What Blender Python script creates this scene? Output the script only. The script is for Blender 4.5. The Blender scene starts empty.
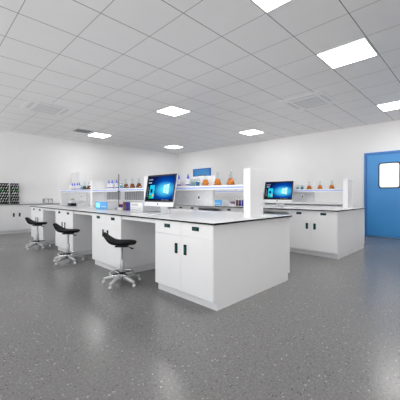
import bpy, bmesh, math, random
from mathutils import Vector, Matrix
random.seed(4)
scene = bpy.context.scene
col = scene.collection
R = math.radians
PI = math.pi

# ------------------------------------------------------------------ materials
def mat(name, rgb, rough=0.5, metal=0.0, noise=0.0, nscale=8.0, emit=None, estr=0.0, spec=0.5, coat=0.0, bump=0.0):
    m = bpy.data.materials.new(name); m.use_nodes = True
    nt = m.node_tree; b = nt.nodes['Principled BSDF']
    b.inputs['Base Color'].default_value = (*rgb, 1)
    b.inputs['Roughness'].default_value = rough
    b.inputs['Metallic'].default_value = metal
    b.inputs['Specular IOR Level'].default_value = spec
    b.inputs['Coat Weight'].default_value = coat
    if emit:
        b.inputs['Emission Color'].default_value = (*emit, 1)
        b.inputs['Emission Strength'].default_value = estr
    if noise or bump:
        tc = nt.nodes.new('ShaderNodeTexCoord'); n = nt.nodes.new('ShaderNodeTexNoise')
        n.inputs['Scale'].default_value = nscale; n.inputs['Detail'].default_value = 3
        nt.links.new(tc.outputs['Object'], n.inputs['Vector'])
        if noise:
            r = nt.nodes.new('ShaderNodeValToRGB')
            r.color_ramp.elements[0].position = .3; r.color_ramp.elements[1].position = .7
            r.color_ramp.elements[0].color = (*[max(0, c*(1-noise)) for c in rgb], 1)
            r.color_ramp.elements[1].color = (*[min(1, c*(1+noise)) for c in rgb], 1)
            nt.links.new(n.outputs['Fac'], r.inputs['Fac']); nt.links.new(r.outputs['Color'], b.inputs['Base Color'])
        if bump:
            bp = nt.nodes.new('ShaderNodeBump'); bp.inputs['Strength'].default_value = bump; bp.inputs['Distance'].default_value = .002
            nt.links.new(n.outputs['Fac'], bp.inputs['Height']); nt.links.new(bp.outputs['Normal'], b.inputs['Normal'])
    return m

def glass_mat(name, tint=(.95, .975, .975), gloss=.05):
    m = bpy.data.materials.new(name); m.use_nodes = True; nt = m.node_tree; nt.nodes.clear()
    o = nt.nodes.new('ShaderNodeOutputMaterial'); mx = nt.nodes.new('ShaderNodeMixShader')
    t = nt.nodes.new('ShaderNodeBsdfTransparent'); g = nt.nodes.new('ShaderNodeBsdfGlossy')
    lw = nt.nodes.new('ShaderNodeLayerWeight'); lw.inputs['Blend'].default_value = gloss
    t.inputs['Color'].default_value = (*tint, 1); g.inputs['Color'].default_value = (.85, .9, .9, 1); g.inputs['Roughness'].default_value = .05
    nt.links.new(lw.outputs['Facing'], mx.inputs[0]); nt.links.new(t.outputs[0], mx.inputs[1]); nt.links.new(g.outputs[0], mx.inputs[2])
    nt.links.new(mx.outputs[0], o.inputs[0]); return m

M = dict(
 wall=mat('wall_paint', (.84, .836, .838), .6, noise=.012, nscale=1.5),
 white=mat('white_laminate', (.84, .84, .85), .35, noise=.008, nscale=3),
 rackwhite=mat('white_powder_coat', (.86, .86, .87), .4, noise=.006, nscale=5),
 top=mat('white_worktop', (.88, .88, .885), .2, noise=.01, nscale=9),
 edge=mat('dark_worktop_edge', (.012, .012, .013), .5, spec=.15, noise=.1, nscale=20),
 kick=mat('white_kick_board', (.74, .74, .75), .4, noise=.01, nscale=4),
 grey=mat('grey_panel', (.52, .53, .55), .45, noise=.03, nscale=12),
 panelgrey=mat('service_panel_grey', (.68, .685, .70), .45, noise=.05, nscale=25),
 midgrey=mat('louvre_grey', (.26, .27, .29), .45, noise=.05, nscale=12),
 handle=mat('handle_black_green', (.004, .010, .010), .5, spec=.12, noise=.1, nscale=20),
 teal=mat('handle_teal_cup', (.008, .085, .078), .5, spec=.12, noise=.1, nscale=20),
 black=mat('black_leatherette', (.006, .006, .007), .55, noise=.15, nscale=30, bump=.2, spec=.08),
 blackp=mat('black_plastic', (.010, .010, .012), .45, spec=.15, noise=.1, nscale=20),
 chrome=mat('chrome', (.80, .81, .82), .25, metal=1, noise=.02, nscale=20),
 alu=mat('silver_painted_metal', (.54, .55, .56), .36, metal=.3, noise=.02, nscale=20),
 wheel=mat('white_nylon', (.80, .80, .80), .4, noise=.02, nscale=20),
 imac=mat('silver_white_shell', (.80, .81, .83), .28, metal=.15, noise=.01, nscale=10),
 bezel=mat('black_bezel_glass', (.006, .006, .008), .08, noise=.05, nscale=10),
 blue=mat('blue_door_paint', (.052, .285, .66), .33, noise=.04, nscale=2),
 bluedk=mat('blue_frame_paint', (.035, .19, .55), .35, noise=.04, nscale=2),
 gasket=mat('black_rubber', (.012, .012, .015), .5, noise=.1, nscale=20),
 pane=mat('lit_window_glass', (.9, .92, .93), .08, noise=.005, nscale=3, emit=(.97, .99, 1), estr=.55),
 edgeblue=mat('blue_shelf_edge', (.36, .47, .90), .3, noise=.05, nscale=10),
 orange=mat('orange_solution', (.52, .145, .002), .15, noise=.1, nscale=30),
 amber=mat('brown_solution', (.17, .038, .003), .15, noise=.1, nscale=30),
 dkgreen=mat('dark_green_solution', (.02, .07, .04), .15, noise=.1, nscale=30),
 tealliq=mat('blue_solution', (.005, .15, .30), .15, noise=.1, nscale=30),
 cyanliq=mat('pale_blue_solution', (.10, .42, .68), .15, noise=.1, nscale=30),
 paleliq=mat('pale_teal_solution', (.33, .50, .55), .15, noise=.05, nscale=30),
 cap=mat('blue_violet_cap', (.13, .17, .80), .35, noise=.08, nscale=30),
 bottle=mat('translucent_white_plastic', (.80, .80, .84), .3, noise=.02, nscale=30),
 band=mat('violet_label_band', (.12, .09, .55), .4, noise=.08, nscale=30),
 device=mat('device_white_plastic', (.80, .81, .82), .35, noise=.01, nscale=10),
 devblue=mat('device_blue_front', (.10, .42, .85), .3, noise=.06, nscale=10),
 glow=mat('cyan_display', (.2, .8, .95), .2, noise=.02, nscale=10, emit=(.25, .85, 1), estr=.7),
 purple=mat('purple_bottle', (.05, .03, .26), .2, noise=.1, nscale=20),
 brown=mat('brown_bottle', (.17, .07, .03), .2, noise=.1, nscale=20),
 navy=mat('navy_bottle', (.03, .035, .28), .2, noise=.1, nscale=20),
 red=mat('red_vial_cap', (.45, .05, .08), .35, noise=.1, nscale=20),
 yellow=mat('yellow_cap', (.70, .62, .20), .4, noise=.08, nscale=20),
 green=mat('green_cap', (.06, .40, .10), .4, noise=.08, nscale=20),
 glass=glass_mat('clear_glass'),
 vent=mat('vent_white', (.74, .74, .75), .5, noise=.01, nscale=10),
)

def floor_mat():
    m = bpy.data.materials.new('speckled_vinyl_floor'); m.use_nodes = True; nt = m.node_tree; N = nt.nodes; L = nt.links
    b = N['Principled BSDF']; tc = N.new('ShaderNodeTexCoord')
    base = N.new('ShaderNodeTexNoise'); base.inputs['Scale'].default_value = 60; base.inputs['Detail'].default_value = 4
    L.new(tc.outputs['Object'], base.inputs['Vector'])
    cr = N.new('ShaderNodeValToRGB'); cr.color_ramp.elements[0].position = .3; cr.color_ramp.elements[1].position = .7
    cr.color_ramp.elements[0].color = (.140, .138, .136, 1); cr.color_ramp.elements[1].color = (.200, .197, .195, 1)
    L.new(base.outputs['Fac'], cr.inputs['Fac']); cur = cr.outputs['Color']
    for sc, thr, colr, seed, keep in ((46, .15, (.40, .40, .41), 0, .82), (80, .20, (.25, .25, .26), 7.3, .50), (60, .16, (.045, .045, .05), 3.1, .62), (34, .10, (.50, .44, .34), 5.7, .88), (110, .22, (.23, .23, .235), 9.9, .45)):
        mp = N.new('ShaderNodeMapping'); mp.inputs['Location'].default_value = (seed, seed*1.7, 0); L.new(tc.outputs['Object'], mp.inputs['Vector'])
        v = N.new('ShaderNodeTexVoronoi'); v.inputs['Scale'].default_value = sc; L.new(mp.outputs[0], v.inputs['Vector'])
        sep = N.new('ShaderNodeSeparateColor'); L.new(v.outputs['Color'], sep.inputs[0])
        th = N.new('ShaderNodeMath'); th.operation = 'MULTIPLY'; th.inputs[1].default_value = thr*2; L.new(sep.outputs[1], th.inputs[0])
        lt = N.new('ShaderNodeMath'); lt.operation = 'LESS_THAN'; L.new(v.outputs['Distance'], lt.inputs[0]); L.new(th.outputs[0], lt.inputs[1])
        gt = N.new('ShaderNodeMath'); gt.operation = 'GREATER_THAN'; gt.inputs[1].default_value = keep; L.new(sep.outputs[0], gt.inputs[0])
        mu = N.new('ShaderNodeMath'); mu.operation = 'MULTIPLY'; L.new(lt.outputs[0], mu.inputs[0]); L.new(gt.outputs[0], mu.inputs[1])
        mx = N.new('ShaderNodeMix'); mx.data_type = 'RGBA'; L.new(mu.outputs[0], mx.inputs[0]); L.new(cur, mx.inputs[6]); mx.inputs[7].default_value = (*colr, 1)
        cur = mx.outputs[2]
    L.new(cur, b.inputs['Base Color']); b.inputs['Roughness'].default_value = .25; b.inputs['Specular IOR Level'].default_value = .45
    return m

X_OFF, Y_OFF, PITCH = .13, 1.535, .5855
def ceiling_mat():
    m = bpy.data.materials.new('ceiling_tiles'); m.use_nodes = True; nt = m.node_tree; N = nt.nodes; L = nt.links
    b = N['Principled BSDF']; tc = N.new('ShaderNodeTexCoord'); s = N.new('ShaderNodeSeparateXYZ'); L.new(tc.outputs['Object'], s.inputs[0])
    def line(out, off, w):
        a = N.new('ShaderNodeMath'); a.operation = 'SUBTRACT'; L.new(out, a.inputs[0]); a.inputs[1].default_value = off - 50*PITCH - PITCH/2
        c = N.new('ShaderNodeMath'); c.operation = 'MODULO'; L.new(a.outputs[0], c.inputs[0]); c.inputs[1].default_value = PITCH
        d = N.new('ShaderNodeMath'); d.operation = 'SUBTRACT'; L.new(c.outputs[0], d.inputs[0]); d.inputs[1].default_value = PITCH/2
        e = N.new('ShaderNodeMath'); e.operation = 'ABSOLUTE'; L.new(d.outputs[0], e.inputs[0])
        f = N.new('ShaderNodeMath'); f.operation = 'LESS_THAN'; L.new(e.outputs[0], f.inputs[0]); f.inputs[1].default_value = w/2
        return f.outputs[0]
    ly = line(s.outputs['Y'], Y_OFF, .010); lx = line(s.outputs['X'], X_OFF, .009)
    n = N.new('ShaderNodeTexNoise'); n.inputs['Scale'].default_value = 3; L.new(tc.outputs['Object'], n.inputs['Vector'])
    cr = N.new('ShaderNodeValToRGB'); cr.color_ramp.elements[0].color = (.84, .835, .845, 1); cr.color_ramp.elements[1].color = (.88, .875, .88, 1); L.new(n.outputs['Fac'], cr.inputs[0])
    m1 = N.new('ShaderNodeMix'); m1.data_type = 'RGBA'; L.new(lx, m1.inputs[0]); L.new(cr.outputs[0], m1.inputs[6]); m1.inputs[7].default_value = (.42, .42, .43, 1)
    m2 = N.new('ShaderNodeMix'); m2.data_type = 'RGBA'; L.new(ly, m2.inputs[0]); L.new(m1.outputs[2], m2.inputs[6]); m2.inputs[7].default_value = (.22, .22, .23, 1)
    L.new(m2.outputs[2], b.inputs['Base Color']); b.inputs['Roughness'].default_value = .38; b.inputs['Specular IOR Level'].default_value = .5
    return m

def screen_mat():
    # the desktop wallpaper: a dark blue field with a cyan beam fanning out of a bright window
    m = bpy.data.materials.new('wallpaper_screen'); m.use_nodes = True; nt = m.node_tree; N = nt.nodes; L = nt.links; N.clear()
    out = N.new('ShaderNodeOutputMaterial'); em = N.new('ShaderNodeEmission'); tc = N.new('ShaderNodeTexCoord')
    def rad(cx, cz, sx, sz, p):
        mp = N.new('ShaderNodeMapping'); mp.inputs['Location'].default_value = (-cx/sx, 0, -cz/sz); mp.inputs['Scale'].default_value = (1/sx, 0, 1/sz)
        L.new(tc.outputs['Object'], mp.inputs[0]); g = N.new('ShaderNodeTexGradient'); g.gradient_type = 'SPHERICAL'; L.new(mp.outputs[0], g.inputs[0])
        q = N.new('ShaderNodeMath'); q.operation = 'POWER'; q.inputs[1].default_value = p; L.new(g.outputs['Fac'], q.inputs[0]); return q.outputs[0]
    a = rad(.12, .04, .36, .22, 1.25); c = rad(.115, .035, .25, .12, 1.1)
    m1 = N.new('ShaderNodeMix'); m1.data_type = 'RGBA'; L.new(a, m1.inputs[0]); m1.inputs[6].default_value = (.003, .008, .060, 1); m1.inputs[7].default_value = (.0, .17, 1.0, 1)
    m2 = N.new('ShaderNodeMix'); m2.data_type = 'RGBA'; L.new(c, m2.inputs[0]); L.new(m1.outputs[2], m2.inputs[6]); m2.inputs[7].default_value = (.12, .95, 1.0, 1)
    L.new(m2.outputs[2], em.inputs[0]); em.inputs[1].default_value = 1.0; L.new(em.outputs[0], out.inputs[0]); return m

def emis(name, rgb, s=1.0):
    m = bpy.data.materials.new(name); m.use_nodes = True; nt = m.node_tree; nt.nodes.clear()
    o = nt.nodes.new('ShaderNodeOutputMaterial'); e = nt.nodes.new('ShaderNodeEmission'); e.inputs[0].default_value = (*rgb, 1); e.inputs[1].default_value = s
    nt.links.new(e.outputs[0], o.inputs[0]); return m
M['floor'] = floor_mat(); M['ceiling'] = ceiling_mat(); M['screen'] = screen_mat()
M['s_menu'] = emis('screen_menu', (.006, .012, .03)); M['s_cyan'] = emis('screen_cyan', (.02, .60, .85)); M['s_white'] = emis('screen_white', (.75, .9, 1)); M['s_pale'] = emis('screen_pale', (.55, .95, 1))
M['s_green'] = emis('screen_green', (.03, .55, .12)); M['s_orange'] = emis('screen_orange', (.85, .45, .05)); M['s_text'] = emis('screen_text', (.35, .40, .5))
LIGHT = 23.0
M['light'] = emis('lit_diffuser', (1, .99, .98), LIGHT)

# ------------------------------------------------------------------ mesh builder
class MB:
    def __init__(s): s.bm = bmesh.new()
    def _x(s, vs, m):
        if m is not None: bmesh.ops.transform(s.bm, matrix=m, verts=vs)
    def box(s, x0, x1, y0, y1, z0, z1, bev=0, seg=2, m=None):
        r = bmesh.ops.create_cube(s.bm, size=1); vs = r['verts']
        for v in vs: v.co = Vector((x0 + (v.co.x+.5)*(x1-x0), y0 + (v.co.y+.5)*(y1-y0), z0 + (v.co.z+.5)*(z1-z0)))
        if bev:
            es = {e for v in vs for e in v.link_edges}
            q = bmesh.ops.bevel(s.bm, geom=list(es), offset=bev, segments=seg, profile=.5, affect='EDGES'); vs = list({v for f in q['faces'] for v in f.verts} | {v for v in vs if v.is_valid})
        s._x(vs, m); return s
    def lathe(s, prof, n=20, c=(0, 0), m=None):
        rings = []; allv = []
        for r, z in prof:
            if r < 1e-5: v = [s.bm.verts.new((c[0], c[1], z))]
            else: v = [s.bm.verts.new((c[0]+r*math.cos(2*PI*k/n), c[1]+r*math.sin(2*PI*k/n), z)) for k in range(n)]
            rings.append(v); allv += v
        for a, b in zip(rings, rings[1:]):
            for k in range(n):
                l = (k+1) % n
                if len(a) == 1 and len(b) == 1: continue
                if len(a) == 1: f = (a[0], b[l], b[k])
                elif len(b) == 1: f = (a[k], a[l], b[0])
                else: f = (a[k], a[l], b[l], b[k])
                fc = s.bm.faces.new(f); fc.smooth = True
        s._x(allv, m); return s
    def cyl(s, r, z0, z1, n=20, c=(0, 0), m=None, r2=None, bev=.0):
        r2 = r if r2 is None else r2
        return s.lathe([(0, z0), (max(r-bev, .0001), z0), (r, z0+bev), (r2, z1-bev), (max(r2-bev, .0001), z1), (0, z1)], n, c, m)
    def tube(s, pts, r, n=10, closed=False, m=None):
        pts = [Vector(p) for p in pts]; rs = r if isinstance(r, (list, tuple)) else [r]*len(pts); rings = []; allv = []
        N = len(pts)
        for i, p in enumerate(pts):
            if closed: t = (pts[(i+1) % N]-pts[i-1]).normalized()
            else: t = (pts[min(i+1, N-1)]-pts[max(i-1, 0)]).normalized()
            u = t.cross(Vector((0, 0, 1)));
            if u.length < 1e-3: u = t.cross(Vector((0, 1, 0)))
            u.normalize(); w = t.cross(u)
            vs = [s.bm.verts.new(p + u*rs[i]*math.cos(2*PI*k/n) + w*rs[i]*math.sin(2*PI*k/n)) for k in range(n)]
            rings.append(vs); allv += vs
        rng = range(N) if closed else range(N-1)
        for i in rng:
            a, b = rings[i], rings[(i+1) % N]
            for k in range(n):
                f = s.bm.faces.new((a[k], a[(k+1) % n], b[(k+1) % n], b[k])); f.smooth = True
        if not closed: s.bm.faces.new(rings[0]); s.bm.faces.new(rings[-1][::-1])
        s._x(allv, m); return s
    def prism(s, poly, axis, a0, a1):
        # poly in the two other axes, extruded along axis
        def P(u, v, a): return {'x': (a, u, v), 'y': (u, a, v), 'z': (u, v, a)}[axis]
        A = [s.bm.verts.new(P(u, v, a0)) for u, v in poly]; B = [s.bm.verts.new(P(u, v, a1)) for u, v in poly]; n = len(poly)
        s.bm.faces.new(A); s.bm.faces.new(B[::-1])
        for k in range(n): s.bm.faces.new((A[k], B[k], B[(k+1) % n], A[(k+1) % n]))
        return s
    def loft(s, secs):
        rings = [[s.bm.verts.new(p) for p in sec] for sec in secs]; n = len(rings[0])
        for a, b in zip(rings, rings[1:]):
            for k in range(n):
                f = s.bm.faces.new((a[k], a[(k+1) % n], b[(k+1) % n], b[k])); f.smooth = True
        s.bm.faces.new(rings[0]); s.bm.faces.new(rings[-1][::-1]); return s
    def build(s, name, m, parent=None, label=None):
        bmesh.ops.recalc_face_normals(s.bm, faces=s.bm.faces)
        me = bpy.data.meshes.new(name); s.bm.to_mesh(me); s.bm.free(); me.materials.append(M[m])
        o = bpy.data.objects.new(name, me); col.objects.link(o)
        if parent: o.parent = parent
        if label: o['label'] = label
        return o

def tag(o, label, cat, group=None, kind=None):
    if label: o['label'] = label
    if cat: o['category'] = cat
    if group: o['group'] = group
    if kind: o['kind'] = kind
    return o
def thing(name, loc, rz, label, cat, group=None):
    o = bpy.data.objects.new(name, None); o.empty_display_size = .05; col.objects.link(o); o.location = loc; o.rotation_euler.z = rz
    return tag(o, label, cat, group)
def struct(o, label=None): o['kind'] = 'structure'; return tag(o, label, None)
def kids(o): return [c for c in list(bpy.data.objects) if c.parent == o]
def dup(root, loc, rz, label, parent=None):
    def rec(o, par):
        c = o.copy(); col.objects.link(c); c.parent = par
        for k in kids(o): rec(k, c)
        return c
    r = rec(root, None); r.location = loc; r.rotation_euler.z = rz
    if label: r['label'] = label
    return r

# ------------------------------------------------------------------ room
CZ = 2.87; XR = 8.25; YL = 9.6; BK = -3.2
struct(MB().box(BK, XR, BK, YL, -.1, 0).build('floor', 'floor'), 'speckled grey vinyl floor')
struct(MB().box(BK, XR, BK, YL, CZ, CZ+.1).build('ceiling', 'ceiling'), 'suspended ceiling of square white tiles')
struct(MB().box(BK, XR+.12, YL, YL+.12, -.1, CZ+.1).build('wall_left', 'wall'), 'long white wall behind the far counter')
struct(MB().box(XR, XR+.12, BK, YL, -.1, CZ+.1).build('wall_right', 'wall'), 'white wall with the blue doors')

struct(MB().box(BK, XR+.12, BK-.12, BK, -.1, CZ+.1).build('wall_back', 'wall'), 'unseen white wall added behind the camera to block light')  # unseen wall, added so world light enters only from the open side

def rrect(w, h, r, n=6, cx=0, cz=0):
    p = []
    for qx, qz, a0 in ((1, 1, 0), (-1, 1, 90), (-1, -1, 180), (1, -1, 270)):
        for k in range(n+1):
            a = R(a0 + 90*k/n); p.append((cx + qx*(w/2-r) + r*math.cos(a), cz + qz*(h/2-r) + r*math.sin(a)))
    return p
def door(name, yc, w, h, label):
    d = thing(name, (XR, yc, 0), R(-90), label, None); d['kind'] = 'structure'; fw = .05
    f = MB(); f.box(-w/2, -w/2+fw, -.06, 0, 0, h, .003); f.box(w/2-fw, w/2, -.06, 0, 0, h, .003); f.box(-w/2+fw, w/2-fw, -.06, 0, h-fw, h, .003)
    f.build('door_frame', 'bluedk', d)
    lf = MB().box(-w/2+fw+.003, w/2-fw-.003, -.035, -.001, .008, h-fw-.003, .002).build('door_leaf', 'blue', d)
    g = MB(); g.prism(rrect(.465, .645, .065, cz=1.535), 'y', -.043, -.036); g.build('window_gasket', 'gasket', lf)
    g = MB(); g.prism(rrect(.405, .585, .045, cz=1.535), 'y', -.048, -.0435); g.build('window_pane', 'pane', lf, 'bright frosted pane with rounded corners')
    hm = MB(); hm.box(w/2-.14, w/2-.11, -.075, -.036, .93, 1.09, .004); hm.tube([(w/2-.125, -.07, 1.01), (w/2-.125, -.085, 1.01), (w/2-.23, -.085, 1.01)], .008)
    hm.build('door_handle', 'chrome', lf)
door('door_1', 1.63, 1.10, 2.13, 'blue door with rounded window at the right of the room')
door('door_2', 8.12, .98, 2.13, 'blue door far off beside the room corner')

# ceiling fittings
def grid(i, j): return X_OFF + PITCH*i + PITCH/2, Y_OFF + PITCH*j + PITCH/2
def make_light(x, y, label):
    t = thing('ceiling_light', (x, y, CZ), 0, label, 'ceiling light', 'recessed ceiling light panels')
    h = PITCH/2-.008; f = MB()
    for a in ((-h, h, -h, -h+.014), (-h, h, h-.014, h), (-h, -h+.014, -h+.014, h-.014), (h-.014, h, -h+.014, h-.014)): f.box(*a, -.010, 0, .001)
    f.build('frame', 'rackwhite', t); k = h-.0145
    MB().box(-k, k, -k, k, -.006, -.001).build('diffuser', 'light', t); return t
lx = [(6, -1, 'square lit ceiling panel, the large whole one right of centre nearest the camera'), (3, -1, 'lit ceiling panel cut by the top edge of the view'),
      (6, 5, 'square lit ceiling panel above the left computer, third along the middle row'), (6, 11, 'small lit ceiling panel far off near the left wall beside the grey vent'),
      (11, 5, 'small lit ceiling panel above the tall flasks, left of the right air grille'), (11, 11, 'smallest lit ceiling panel, nearest the room corner'),
      (11, -1, 'lit ceiling panel above the blue door with the rounded window'),
      (-2, 5, 'unseen lit ceiling panel added outside the left of the view'), (3, -7, 'unseen lit panel added behind the camera to the right'), (-3, -2, 'lit ceiling panel behind the camera'), (9, -6, 'unseen lit ceiling panel added far right outside the view')]  # these last four panels are unseen, added to light the camera end
l0 = None
for i, j, lab in lx:
    x, y = grid(i, j)
    if l0 is None: l0 = make_light(x, y, lab)
    else:
        q_ = dup(l0, (x, y, CZ), 0, lab)
        if j > 2: q_.scale = (.92, .92, 1)

def cassette(x, y, label):
    t = thing('ceiling_air_conditioner', (x, y, CZ), 0, label, 'air conditioner', 'ceiling cassette air conditioners')
    f = MB(); f.box(-.42, .42, -.42, .42, -.010, 0, .004); bp = f.build('panel', 'rackwhite', t)
    g = MB()
    for k in range(9): g.box(-.22, .22, -.215+.05*k, -.185+.05*k, -.016, -.0105)
    g.box(-.235, -.22, -.235, .235, -.017, -.0105); g.box(.22, .235, -.235, .235, -.017, -.0105); g.box(-.22, .22, -.235, -.22, -.017, -.0105); g.box(-.22, .22, .22, .235, -.017, -.0105)
    g.build('intake_grille', 'vent', t)
    for a in range(4):
        s = MB(); s.box(-.24, .24, .315, .365, -.014, -.0105, .001); o = s.build('air_flap', 'vent', t); o.rotation_euler.z = a*PI/2
        s = MB(); s.box(-.25, .25, .306, .311, -.0115, -.0102); o = s.build('air_slot', 'midgrey', t); o.rotation_euler.z = a*PI/2
    return t
cassette(1.94, 6.45, 'white ceiling cassette with a grille at the left, above the stools')
cassette(5.40, 2.40, 'white ceiling cassette with a grille at the right, above the nearer bench end')
t = thing('ceiling_vent', (3.32, 8.02, CZ), 0, 'small grey slatted vent in the ceiling near the left wall', 'vent')
MB().box(-.22, .22, -.19, .19, -.012, 0, .002).build('frame', 'grey', t)
s = MB()
for k in range(8): s.box(-.19, .19, -.16+.043*k, -.135+.043*k, -.018, -.0125)
s.build('slats', 'midgrey', t)

# ------------------------------------------------------------------ cabinets (front towards local -Y, origin at front centre on the floor)
def cabinet(w, dep, loc, rz, label, drawers=True, group='white base cabinets'):
    t = thing('base_cabinet', loc, rz, label, 'cabinet', group); g = .0008
    MB().box(-w/2, w/2, .018, dep, .085, .780).build('body', 'white', t)
    MB().box(-w/2, w/2, .045, dep-.001, 0, .0845).build('kick_board', 'kick', t)
    dz = .640 if drawers else .778
    if drawers:
        for sx in (-1, 1):
            x0, x1 = (-w/2+g, -g) if sx < 0 else (g, w/2-g)
            d = MB().box(x0, x1, 0, .0178, dz+g, .778, .0015, 1).build('drawer', 'white', t)
            cx = sx*w*.25; h = MB(); h.box(cx-.047, cx+.047, -.006, -.0002, .708, .746, .002, 1); hh = h.build('handle', 'handle', d, 'black recessed handle')
            h = MB(); h.box(cx-.028, cx+.028, -.0085, -.0062, .716, .738, .001, 1); h.build('finger_cup', 'teal', hh)
    for sx in (-1, 1):
        x0, x1 = (-w/2+g, -g) if sx < 0 else (g, w/2-g)
        d = MB().box(x0, x1, 0, .0178, .086, dz-g, .0015, 1).build('door', 'white', t)
        cx = sx*.068; h = MB(); h.box(cx-.021, cx+.021, -.006, -.0002, .457, .560, .002, 1); hh = h.build('handle', 'handle', d, 'black upright handle')
        h = MB(); h.box(cx-.010, cx+.010, -.0085, -.0062, .478, .540, .001, 1); h.build('finger_cup', 'teal', hh)
    return t

def worktop(x0, x1, y0, y1, label):
    t = thing('worktop', ((x0+x1)/2, (y0+y1)/2, .780), 0, label, 'worktop'); a, b = (x1-x0)/2, (y1-y0)/2
    MB().box(-a, a, -b, b, .0005, .017, .001, 1).build('dark_core', 'edge', t, 'thin dark edge of the worktop')
    MB().box(-a+.001, a-.001, -b+.001, b-.001, .0171, .0200).build('top_surface', 'top', t, 'glossy white top surface')
    return t

W = .86; CP = 1.605
cabproto = None
def island(X0, D, PX, who, rich, Y0=1.702):
    """X0 front face, D depth, PX rack x0"""
    global cabproto
    names_f = ['at its near end', 'second from its near end', 'third from its near end', 'at its far end']
    for k in range(4):
        yc = Y0+.014+W/2+CP*k
        for side in (0, 1):
            loc = (X0, yc, 0) if side == 0 else (X0+D, yc, 0); rz = R(-90) if side == 0 else R(90)
            lab = f"cabinet of the {who}, " + names_f[k] + (', front side' if side == 0 else ', rear side')
            if cabproto is None: cabproto = cabinet(W, .70, loc, rz, lab)
            else: dup(cabproto, loc, rz, lab)
        if k < 3:
            y0 = yc+W/2+.002; y1 = y0+CP-W-.004
            b = MB(); b.box(X0+D/2-.012, X0+D/2+.012, y0, y1, 0, .72, .001, 1)
            t = thing('knee_panel', (0, 0, 0), 0, f"white panel with top rail closing the {['first','second','third'][k]} knee space of the {who}", 'panel', 'knee space panels')
            b.build('back_panel', 'white', t)
            for xa in (X0+.018, X0+D-.036):
                MB().box(xa, xa+.018, y0, y1, .735, .780, .001, 1).build('front_rail', 'white', t)
    def endp(y0, y1, lab):
        p = MB(); p.prism([(X0+.045, 0), (X0+D-.045, 0), (X0+D-.045, .085), (X0+D, .085), (X0+D, .780), (X0, .780), (X0, .085), (X0+.045, .085)], 'y', y0, y1)
        tag(p.build('end_panel', 'white'), lab, 'panel')
    endp(Y0, Y0+.012, f'plain white panel covering the near end of the {who}')
    ye = Y0+.016+3*CP+W
    endp(ye, ye+.012, f'plain white panel covering the far end of the {who}')
    worktop(X0-.022, X0+D+.02, Y0-.022, ye+.034, f'long white worktop with dark edge on the {who}')
    # reagent rack
    P = [1.745, 3.65, 5.57, 7.32]
    t = thing('reagent_rack', (PX+.125, P[0], .8003), 0, f'white double sided reagent rack with blue edged shelf along the {who}', 'shelf rack', 'reagent racks')
    def rel(m): bmesh.ops.translate(m.bm, verts=m.bm.verts, vec=-Vector((PX+.125, P[0], .8003))); return m
    for y in P: rel(MB().box(PX, PX+.25, y, y+.09, .8003, 1.338, .003)).build('post', 'rackwhite', t)
    for a, b_ in zip(P, P[1:]):
        sh = rel(MB().box(PX+.004, PX+.246, a+.0905, b_-.0005, 1.112, 1.165, .002, 1)).build('shelf', 'rackwhite', t)
        for xa, xb in ((PX-.004, PX+.0038), (PX+.2462, PX+.254)): rel(MB().box(xa, xb, a+.0905, b_-.0005, 1.130, 1.146, .001, 1)).build('edge_strip', 'edgeblue', sh, 'blue edge strip')
    for a, z1 in ((P[0], 1.30), (P[2], 1.30)):
        y0, y1 = a+.70, P[P.index(a)+1]-.04
        for zz, nm in (((.905, 1.111), 'lower'), ((1.166, z1), 'upper')):
            rel(MB().box(PX+.175, PX+.215, y0, y1, *zz, .001, 1)).build('service_panel', 'panelgrey' if nm == 'lower' else 'rackwhite', t, 'light grey service panel' if nm == 'lower' else None)
        yy = y0+.24
        o = rel(MB().box(PX+.165, PX+.1748, yy-.03, yy+.03, .985, 1.065, .002)).build('outlet_plate', 'device', t)
        o2 = rel(MB().box(PX+.160, PX+.1648, yy-.012, yy+.012, 1.0, 1.035, .001)); o2.build('socket', 'blackp', o)
        brk = rel(MB().box(PX+.185, PX+.205, y1, y1+.039, .93, 1.06, .001)); brk.build('bracket', 'alu', t)
    for y0, y1 in () if not rich else ((P[1]+.28, P[1]+1.0), (P[1]+1.18, P[1]+1.68)):
        f = rel(MB().box(PX+.20, PX+.21, y0, y1, .962, 1.111, .001)).build('louvre_panel', 'midgrey', t, 'grey louvred panel')
        m = MB(); n = int((y1-y0)/.06)
        for k in range(n+1):
            yk = y0+.01+(y1-y0-.02)*k/n; m.box(PX+.190, PX+.199, yk-.004, yk+.004, .965, 1.108)
        rel(m).build('ribs', 'grey', f)
        rel(MB().box(PX+.185, PX+.2, y0, y1, .945, .961, .001)).build('rail', 'rackwhite', f)
    return P
P = island(1.872, 1.41, 2.50, 'nearer lab bench', True)
island(4.835, 1.48, 5.57, 'rear lab bench', False, 1.672)

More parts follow.
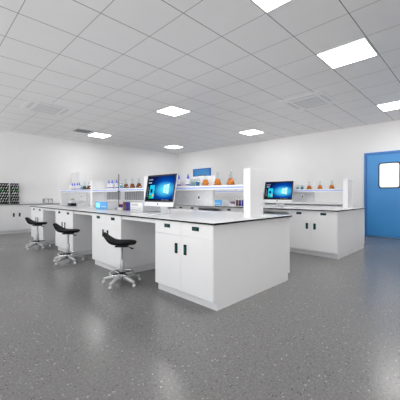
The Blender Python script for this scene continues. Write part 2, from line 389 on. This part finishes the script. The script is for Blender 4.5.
# wall counters
wl = 'white cabinet under the left wall counter, '
for x, lb in ((.98, 'beyond the left edge of the view'), (1.93, 'the one below the black peg boards'), (2.88, 'hidden behind the stools, at its right end')):
    cabinet(.945, .57, (x, 9.02, 0), 0, wl+lb, drawers=False, group='cabinets along the left wall')
worktop(.50, 3.37, 8.995, 9.598, 'thin dark edged worktop of the counter along the left wall')
wr = 'white cabinet under the counter along the blue door wall, '
for y, lb in ((3.19, 'its near end'), (4.37, 'its far end')):
    cabinet(1.175, .57, (7.67, y, 0), R(-90), wr+lb, drawers=False, group='cabinets along the right wall')
worktop(7.645, 8.248, 2.59, 4.97, 'thin dark edged worktop of the counter along the right wall')
t = thing('storage_cabinet', (3.82, 9.02, 0), 0, 'tall white storage cabinet against the far left wall, showing above the rack', 'cabinet')
MB().box(-.21, .21, .018, .575, 0, 1.78, .003).build('body', 'rackwhite', t)
for sx in (-1, 1):
    x0, x1 = (-.208, -.0015) if sx < 0 else (.0015, .208)
    d = MB().box(x0, x1, 0, .0178, .06, 1.775, .0015, 1).build('door', 'white', t)
    MB().box(sx*.03-.007, sx*.03+.007, -.012, -.0002, .85, 1.0, .002).build('handle', 'alu', d)

# black peg boards on the left counter
def pegboard(x, w, lab):
    t = thing('peg_board', (x, 9.46, .8005), 0, lab, 'drying rack', 'black peg boards'); h = .58
    MB().box(-w/2, w/2, 0, .02, 0, h, .002).build('board', 'blackp', t)
    MB().box(-w/2, w/2, -.07, -.001, 0, .012, .001).build('drip_tray', 'blackp', t)
    for r in range(7):
        for c in range(4):
            cx = -w/2+w*(c+.5)/4+(.012 if r % 2 else -.012); cz = .05+r*.076
            big = (r in (3,) and c in (1, 3)); g = r == 4 and c in (0, 2)
            L_ = .075 if big else .045
            MB().tube([(cx, 0, cz), (cx+.010, -.02, cz+.016), (cx+.026, -L_, cz+.044)], [.008, .012, .008] if not big else [.012, .018, .01], 6).build('peg', 'green' if g else ('device' if big or (r+c) % 2 else 'grey'), t)
    return t
pegboard(1.715, .235, 'black peg board with pale pegs on the left counter, cut by the view edge')
pegboard(1.975, .215, 'black peg board with pale pegs on the left counter, the right one')
t = thing('lab_balance', (2.78, 9.25, .8003), 0, 'small grey framed white instrument on the left counter', 'instrument')
MB().box(-.12, .12, -.09, .09, 0, .03, .004).build('base', 'grey', t)
f = MB()
for a in ((-.12, -.108), (-.006, .006), (.108, .12)): f.box(*a, -.08, .08, .0302, .125)
f.box(-.12, .12, -.08, .08, .1252, .14, .002); f.build('frame', 'midgrey', t)
MB().box(-.107, -.0065, -.06, .06, .0302, .12, .003).build('chamber', 'device', t); MB().box(.0065, .107, -.06, .06, .0302, .12, .003).build('display', 'device', t)

# ------------------------------------------------------------------ stools
def stool(loc, rz, lab):
    t = thing('lab_stool', loc, rz, lab, 'stool', 'black saddle stools')
    # seat: rounded pad sweeping up at the back (towards local -X)
    secs = []
    pr = [(-.222, .605, .040, .009), (-.212, .593, .062, .013), (-.185, .563, .085, .017), (-.150, .528, .108, .022), (-.110, .497, .137, .027), (-.06, .482, .148, .028), (0, .480, .152, .028), (.06, .482, .148, .027), (.11, .482, .130, .025), (.145, .479, .100, .021), (.165, .474, .055, .013)]
    for i, (x, z, hw, th) in enumerate(pr):
        a, b = pr[max(i-1, 0)], pr[min(i+1, len(pr)-1)]; d = Vector((b[0]-a[0], 0, b[1]-a[1])).normalized(); nrm = Vector((-d.z, 0, d.x)); ring = []
        th *= .8
        for k in range(16):
            a_ = 2*PI*k/16; cy, sn = math.cos(a_), math.sin(a_)
            ring.append(Vector((x, math.copysign(abs(cy)**.8, cy)*hw, z)) + nrm*(math.copysign(abs(sn)**.7, sn)*th + (.010*(abs(cy)**2) if x > -.1 else .0)))
        secs.append(ring)
    se = MB().loft(secs).build('seat', 'black', t, 'black moulded seat with low curved back'); md = se.modifiers.new('s', 'SUBSURF'); md.levels = 1; md.render_levels = 1
    MB().box(-.07, .07, -.06, .06, .438, .454, .004).build('seat_plate', 'blackp', t)
    l = MB(); l.tube([(.03, -.02, .443), (.10, -.04, .440), (.125, -.045, .430)], .005); l.box(.115, .150, -.060, -.032, .418, .430, .004); l.build('height_lever', 'blackp', t)
    MB().cyl(.013, .20, .438, 16).build('gas_piston', 'alu', t)
    MB().lathe([(0, .10), (.024, .10), (.024, .27), (.018, .285), (.018, .29), (0, .29)], 18).build('column', 'alu', t)
    MB().tube([(.142*math.cos(2*PI*k/36), .142*math.sin(2*PI*k/36), .128) for k in range(36)], .0075, 8, True).build('foot_ring', 'chrome', t)
    s = MB(); s.cyl(.034, .1185, .140, 16, bev=.003)
    for k in range(4):
        a = PI/4+PI/2*k; s.tube([(.03*math.cos(a), .03*math.sin(a), .128), (.14*math.cos(a), .14*math.sin(a), .128)], .007, 8)
    s.build('ring_spokes', 'blackp', t)
    MB().cyl(.036, .062, .118, 18, bev=.004).build('hub', 'alu', t)
    for k in range(5):
        a = 2*PI*k/5+R(34); ca, sa = math.cos(a), math.sin(a); mt = Matrix.Rotation(a, 4, 'Z')
        L_ = MB(); prf = [(.02, .088, .026, .024), (.12, .078, .023, .019), (.205, .060, .017, .012), (.224, .055, .011, .008)]
        L_.loft([[mt @ Vector((x, y*hw, z+zz*th)) for y, zz in ((1, -1), (1, .4), (.5, 1), (-.5, 1), (-1, .4), (-1, -1))] for x, z, hw, th in prf])
        lg = L_.build('leg', 'alu', t)
        c = MB(); c.cyl(.006, .03, .060, 8, c=(.208*ca, .208*sa)); mw = mt @ Matrix.Translation((.222, 0, .0172)) @ Matrix.Rotation(PI/2, 4, 'X')
        c.cyl(.017, -.013, -.003, 16, m=mw, bev=.003); c.cyl(.017, .003, .013, 16, m=mw, bev=.003); c.cyl(.008, -.004, .004, 8, m=mw)
        c.build('caster', 'wheel', lg)
    return t
st = stool((1.72, 3.03, 0), R(-45), 'black lab stool on casters, the nearest of the three by the bench')
dup(st, (1.68, 4.61, 0), R(-47), 'black lab stool on casters, the middle of the three by the bench')
dup(st, (1.70, 6.28, 0), R(-43), 'black lab stool on casters, the farthest of the three by the bench')

# ------------------------------------------------------------------ computers (front local -Y)
def computer(loc, rz, lab):
    t = thing('desktop_computer', loc, rz, lab, 'computer', 'all in one computers'); W2 = .326
    tilt = Matrix.Translation((0, 0, .29)) @ Matrix.Rotation(R(-10), 4, 'X')
    def rot(o): o.matrix_local = tilt; return o
    z0, z1 = -.20, .245
    sh = rot(MB().box(-W2, W2, 0, .012, z0, z1, .004).build('shell', 'imac', t))
    bk = MB(); bk.box(-.26, .26, .0122, .035, z0+.05, z1-.05, .01); rot(bk.build('rear_bulge', 'imac', t))
    bz = rot(MB().box(-W2+.001, W2-.001, -.004, -.0002, z0+.062, z1-.001, .002, 1).build('bezel', 'bezel', t, 'black glass border'))
    sc = MB(); sc.box(-.298, .298, -.0052, -.0042, -.161+.043-.002, .222); sc = sc.build('screen', 'screen', bz, 'blue lit screen'); sc.location.z = 0
    zz = lambda v: v
    def q(nm, m, x0, x1, a, b, y=-.0062): MB().box(x0, x1, y, y+.0009, a, b).build(nm, m, sc)
    # window emblem of four panes, in perspective
    def quad(p): s = MB(); s.prism(p, 'y', -.0066, -.0056); s.build('window_emblem_pane', 's_white' if False else 's_pale', sc)
    xl, xm, xr = .085, .142, .205
    def hgt(x): return .050+.022*(x-xl)/(xr-xl)
    g = .003; cz = .052-.01
    for xa, xb in ((xl, xm-g), (xm+g, xr)):
        quad([(xa, cz+g), (xb, cz+g), (xb, cz+hgt(xb)), (xa, cz+hgt(xa))]); quad([(xa, cz-hgt(xa)), (xb, cz-hgt(xb)), (xb, cz-g), (xa, cz-g)])
    # start menu, tiles, clock marks, task bar
    q('menu_column', 's_menu', -.292, -.236, -.10, .110); q('tile', 's_cyan', -.230, -.115, .005, .100); q('tile', 's_cyan', -.230, -.176, -.050, .000); q('tile', 's_cyan', -.171, -.115, -.090, .000)
    q('tile', 's_menu', -.205, -.160, -.010, .045, -.0072); q('tile', 's_orange', -.150, -.118, -.060, -.03, -.0072); q('tile', 's_green', -.230, -.176, -.090, -.055)
    for k in range(6): q('menu_line', 's_text', -.286, -.286+.022+.008*(k % 3), .068-.026*k, .074-.026*k, -.0072)
    for k in range(4): q('clock_digit', 's_text', -.275+.024*k, -.259+.024*k, .168, .188)
    q('date_line', 's_white', -.275, -.200, .128, .138)
    q('task_bar', 's_menu', -.298, .298, -.120, -.100)
    for k in range(6): q('task_icon', 's_text', .07+.028*k, .082+.028*k, -.114, -.106, -.0072)
    # dark fruit-like maker's mark on the chin
    a = MB(); c0 = z0+.033; pts = []
    for k in range(24):
        an = 2*PI*k/24; r = .0125*(1-.12*abs(math.cos(an))**6*(math.sin(an) > -2)); x, z = r*math.cos(an), r*math.sin(an)
        if x > .008: x = .008-(.0125-x)*.5
        pts.append((x, c0+z))
    a.prism(pts, 'y', -.0012, -.0001); a.prism([(.0, c0+.014), (.004, c0+.014), (.006, c0+.020), (.001, c0+.018)], 'y', -.0012, -.0001); a.build('chin_emblem', 'blackp', sh)
    s = MB(); s.box(-.095, .095, -.07, .10, 0, .006, .002); s.prism([(.085, .0062), (.097, .0062), (.060, .235), (.052, .235)], 'x', -.085, .085); s.build('stand', 'imac', t)
    return t
pc = computer((2.35, 3.135, .8003), R(-90), 'large silver computer with blue screen on the nearer bench')
dup(pc, (5.28, 3.00, .8003), R(-90), 'silver computer with blue screen on the rear bench, right of the tall post')
def keyboard(loc, rz, lab):
    t = thing('keyboard', loc, rz, lab, 'keyboard', 'white keyboards')
    MB().box(-.14, .14, -.055, .055, 0, .008, .002).build('case', 'imac', t)
    k = MB()
    for r in range(5):
        for c in range(13): k.box(-.131+.0203*c, -.114+.0203*c, -.045+.019*r, -.030+.019*r, .0082, .0105)
    k.build('keys', 'device', t); return t
kb = keyboard((2.13, 3.08, .8003), R(-90), 'white keyboard in front of the computer on the nearer bench')
dup(kb, (5.06, 2.99, .8003), R(-90), 'white keyboard in front of the computer on the rear bench')

# ------------------------------------------------------------------ glassware and bottles
def flask(x, y, lab, liq='orange', z=1.1653):
    t = thing('conical_flask', (x, y, z), 0, lab, 'flask', 'conical flasks on the shelves')
    MB().lathe([(0, .0), (.049, .0), (.052, .004), (.052, .010), (.020, .100), (.0165, .108), (.0165, .155), (.021, .160), (.021, .163), (.0155, .163), (.0150, .108), (.0185, .099), (.0505, .010), (.0, .004)], 24).build('glass_body', 'glass', t)
    MB().lathe([(0, .005), (.0485, .005), (.0500, .011), (.0272, .080), (0, .080)], 24).build('liquid', liq, t); return t
def wash(x, y, lab):
    t = thing('wash_bottle', (x, y, 1.1653), 0, lab, 'bottle', 'wash bottles on the shelves')
    MB().lathe([(0, 0), (.028, 0), (.030, .004), (.030, .085), (.024, .100), (.014, .106), (0, .106)], 20).build('body', 'bottle', t)
    MB().lathe([(.0302, .016), (.0312, .016), (.0312, .030), (.0302, .030)], 20).build('label_band', 'band', t)
    MB().lathe([(0, .1062), (.017, .1062), (.018, .120), (.009, .150), (.004, .172), (0, .172)], 16).build('nozzle_cap', 'cap', t); return t
def jar(x, y, lab, liq, r=.030, h=.10):
    t = thing('glass_jar', (x, y, 1.1653), 0, lab, 'jar', 'glass jars on the shelves')
    MB().lathe([(0, 0), (r, 0), (r+.001, .003), (r+.001, h), (r-.001, h), (r-.002, .004), (0, .003)], 20).build('glass_body', 'glass', t)
    MB().lathe([(0, .005), (r-.003, .005), (r-.003, h*.55), (0, h*.55)], 20).build('liquid', liq, t); return t
xs = 2.60
F0 = flask(xs, 2.09, 'orange conical flask nearest the tall end post of the nearer bench shelf')
def fl(x, y, lab, liq='orange'):
    return dup(F0, (x, y, 1.1653), 0, lab) if liq == 'orange' else flask(x, y, lab, liq)
fl(xs, 2.295, 'orange conical flask, the middle of three by the near post'); fl(xs, 2.50, 'orange conical flask in front of the far blue door')
fl(xs, 4.03, 'brown conical flask beside the left edge of the big computer', 'amber'); fl(xs, 4.235, 'brown conical flask, middle of the brown three left of the computer', 'amber'); fl(xs, 4.44, 'brown conical flask beside the blue jar, left of the computer', 'amber')
fl(xs, 5.96, 'orange brown flask at the far left shelf section, beside its post', 'amber'); fl(xs, 6.18, 'dark green flask on the far left shelf section', 'dkgreen')
w0 = wash(xs, 2.83, 'blue capped wash bottle beside the blue jar, right of the big computer')
for y, l in ((3.02, 'blue capped wash bottle touching the right edge of the big computer'), (3.16, 'blue capped wash bottle hidden behind the big computer'),
             (4.77, 'blue capped wash bottle next to the blue jar in the middle shelf section'), (4.94, 'blue capped wash bottle, middle of three in the middle shelf section'), (5.07, 'blue capped wash bottle, leftmost of three in the middle shelf section'),
             (6.46, 'blue capped wash bottle, rightmost of four on the far left shelf section'), (6.58, 'blue capped wash bottle, second from the right of four on the far left section'),
             (6.74, 'blue capped wash bottle, second from the left of four on the far left section'), (6.87, 'blue capped wash bottle, leftmost of four on the far left section')):
    dup(w0, (xs, y, 1.1653), 0, l)
jar(xs, 2.645, 'blue jar beside the orange flask on the near shelf section', 'tealliq', .030); jar(xs-.005, 2.735, 'pale wide glass jar behind the blue jar on the near shelf section', 'paleliq', .034)
jar(xs, 4.60, 'blue jar between flask and wash bottle in the middle shelf section', 'cyanliq'); jar(xs, 6.32, 'light blue jar on the far left shelf section', 'cyanliq')
x2 = 5.675
for y, l in ((2.07, 'orange flask on the rear bench shelf, nearest its end post'), (2.295, 'orange flask on the rear bench shelf, middle of three'), (2.515, 'orange flask on the rear bench shelf, next to the teal jar'),
             (3.98, 'orange flask on the rear shelf behind the near tall post'), (4.19, 'orange flask on the rear shelf glimpsed under the near shelf, the right one'), (4.40, 'orange flask on the rear shelf glimpsed under the near shelf, the left one')):
    fl(x2, y, l)
jar(x2, 2.665, 'dark blue jar on the rear bench shelf', 'tealliq'); jar(x2, 2.765, 'pale teal jar on the rear bench shelf', 'paleliq')
for y, l in ((2.92, 'blue capped wash bottle right of the rear computer screen'), (3.10, 'blue capped wash bottle peeking over the rear computer, right one'), (3.23, 'blue capped wash bottle peeking over the rear computer, left one')):
    dup(w0, (x2, y, 1.1653), 0, l)

# ------------------------------------------------------------------ devices on the benches
def analyzer(loc, lab):
    t = thing('bench_analyzer', loc, R(-90), lab, 'instrument', 'blue fronted instruments')
    MB().box(-.215, .215, .006, .21, 0, .135, .006).build('housing', 'device', t)
    f = MB().box(-.215, .215, -.006, .0058, .004, .132, .003).build('front_panel', 'devblue', t, 'light blue front')
    MB().box(-.185, -.06, -.009, -.0062, .03, .11, .001).build('display', 'glow', f, 'glowing cyan display')
    k = MB()
    for i in range(4): k.box(.0+.045*i, .025+.045*i, -.009, -.0062, .04, .06, .001)
    k.build('buttons', 'device', f); return t
an = analyzer((2.28, 4.71, .8003), 'box instrument with glowing blue front on the nearer bench')
dup(an, (5.18, 4.65, .8003), R(-90), 'box instrument with glowing blue front on the rear bench, seen under the shelf')
def printer(loc, lab):
    t = thing('white_instrument', loc, R(-90), lab, 'instrument')
    MB().box(-.165, .165, .0, .20, 0, .14, .006).build('housing', 'device', t)
    MB().box(-.13, .05, -.004, -.0002, .085, .12, .001).build('display', 'grey', t)
    MB().box(-.13, .13, -.004, -.0002, .025, .033, .001).build('slot', 'midgrey', t); MB().box(-.13, .13, -.004, -.0002, .055, .060, .001).build('slot', 'midgrey', t)
    return t
printer((2.30, 3.64, .8003), 'white box instrument with grey lines left of the big computer')
def reagent(x, y, m, lab, h=.22):
    t = thing('reagent_bottle', (x, y, .8003), 0, lab, 'bottle', 'dark reagent bottles on the benches')
    MB().lathe([(0, 0), (.026, 0), (.028, .004), (.028, h*.60), (0, h*.60)], 16).build('body', m, t)
    MB().lathe([(.0, h*.602), (.027, h*.602), (.024, h*.70), (.012, h*.78), (.012, h*.94), (.016, h*.95), (.016, h), (0, h)], 16).build('neck', 'glass', t)
for (x0, who, ys) in ((2.43, 'nearer', (4.03, 4.11, 4.19)), (5.22, 'rear', (3.85, 3.93, 4.01))):
    reagent(x0, ys[0], 'navy', f'navy blue reagent bottle, rightmost of three on the {who} bench'); reagent(x0, ys[1], 'purple', f'purple reagent bottle, middle of three on the {who} bench'); reagent(x0, ys[2], 'brown', f'brown reagent bottle, leftmost of three on the {who} bench')
    t = thing('vial_rack', (x0, ys[2]+.13, .8003), R(-90), f'low rack of purple and red vials beside the brown bottle on the {who} bench', 'rack')
    MB().box(-.07, .07, -.03, .03, 0, .04, .003).build('rack_block', 'device', t)
    for k in range(4):
        v = MB().cyl(.011, .0402, .085, 12, c=(-.05+.033*k, 0)).build('vial', 'purple', t); MB().cyl(.012, .0852, .098, 12, c=(-.05+.033*k, 0)).build('cap', 'red', v)
def tubeblock(loc, lab):
    t = thing('tube_heater', loc, R(-90), lab, 'instrument', 'black based tube heaters')
    MB().box(-.10, .10, -.06, .06, 0, .065, .006).build('base', 'blackp', t)
    MB().box(-.092, .092, -.05, .05, .0652, .105, .004).build('block', 'device', t)
    MB().box(-.08, .02, -.063, -.0602, .02, .045, .001).build('display', 'tealliq', t)
    for k, c in enumerate(('yellow', 'green', 'yellow', 'blackp')):
        v = MB().cyl(.012, .1052, .145, 12, c=(-.068+.045*k, 0)).build('tube', 'device', t); MB().cyl(.014, .1452, .165, 12, c=(-.068+.045*k, 0)).build('cap', c, v)
tb = tubeblock((2.50, 6.62, .8003), 'small black instrument with yellow and green caps, far left on the nearer bench')
tubeblock((5.20, 6.12, .8003), 'small black and white instrument seen beside the right edge of the big computer')
t = thing('lab_stand', (2.46, 4.44, .8003), 0, 'thin black upright rod on a base in front of the middle shelf section', 'stand')
MB().box(-.05, .05, -.04, .04, 0, .010, .002).build('base', 'blackp', t); MB().cyl(.006, .0102, .61, 10).build('rod', 'blackp', t)
MB().box(-.012, .012, -.03, .03, .30, .318, .002).build('clamp', 'blackp', t)

# ------------------------------------------------------------------ world, camera, view
w = bpy.data.worlds.new('w'); scene.world = w; w.use_nodes = True
wn = w.node_tree.nodes; bg = wn['Background']
gtc = wn.new('ShaderNodeTexCoord'); gsep = wn.new('ShaderNodeSeparateXYZ'); w.node_tree.links.new(gtc.outputs['Generated'], gsep.inputs[0])
grp = wn.new('ShaderNodeValToRGB'); grp.color_ramp.elements[0].position = .0; grp.color_ramp.elements[1].position = .03
grp.color_ramp.elements[0].color = (1, .99, .97, 1); grp.color_ramp.elements[1].color = (.36, .37, .38, 1)   # brighter below the horizon, added to lift the ceiling; dimmer above
w.node_tree.links.new(gsep.outputs['Z'], grp.inputs[0]); w.node_tree.links.new(grp.outputs[0], bg.inputs[0]); bg.inputs[1].default_value = 4.0
cd = bpy.data.cameras.new('camera'); cam = bpy.data.objects.new('camera', cd); col.objects.link(cam); scene.camera = cam
cam.location = (0, 0, 1.05); cam.rotation_euler = (R(90), 0, R(-45)); cd.sensor_width = 36; cd.lens = 283/400*36; cd.shift_y = -5/400; cd.clip_start = .05
vs = scene.view_settings; vs.view_transform = 'Standard'; vs.look = 'None'; vs.gamma = 1; vs.use_curve_mapping = False; vs.exposure = .07
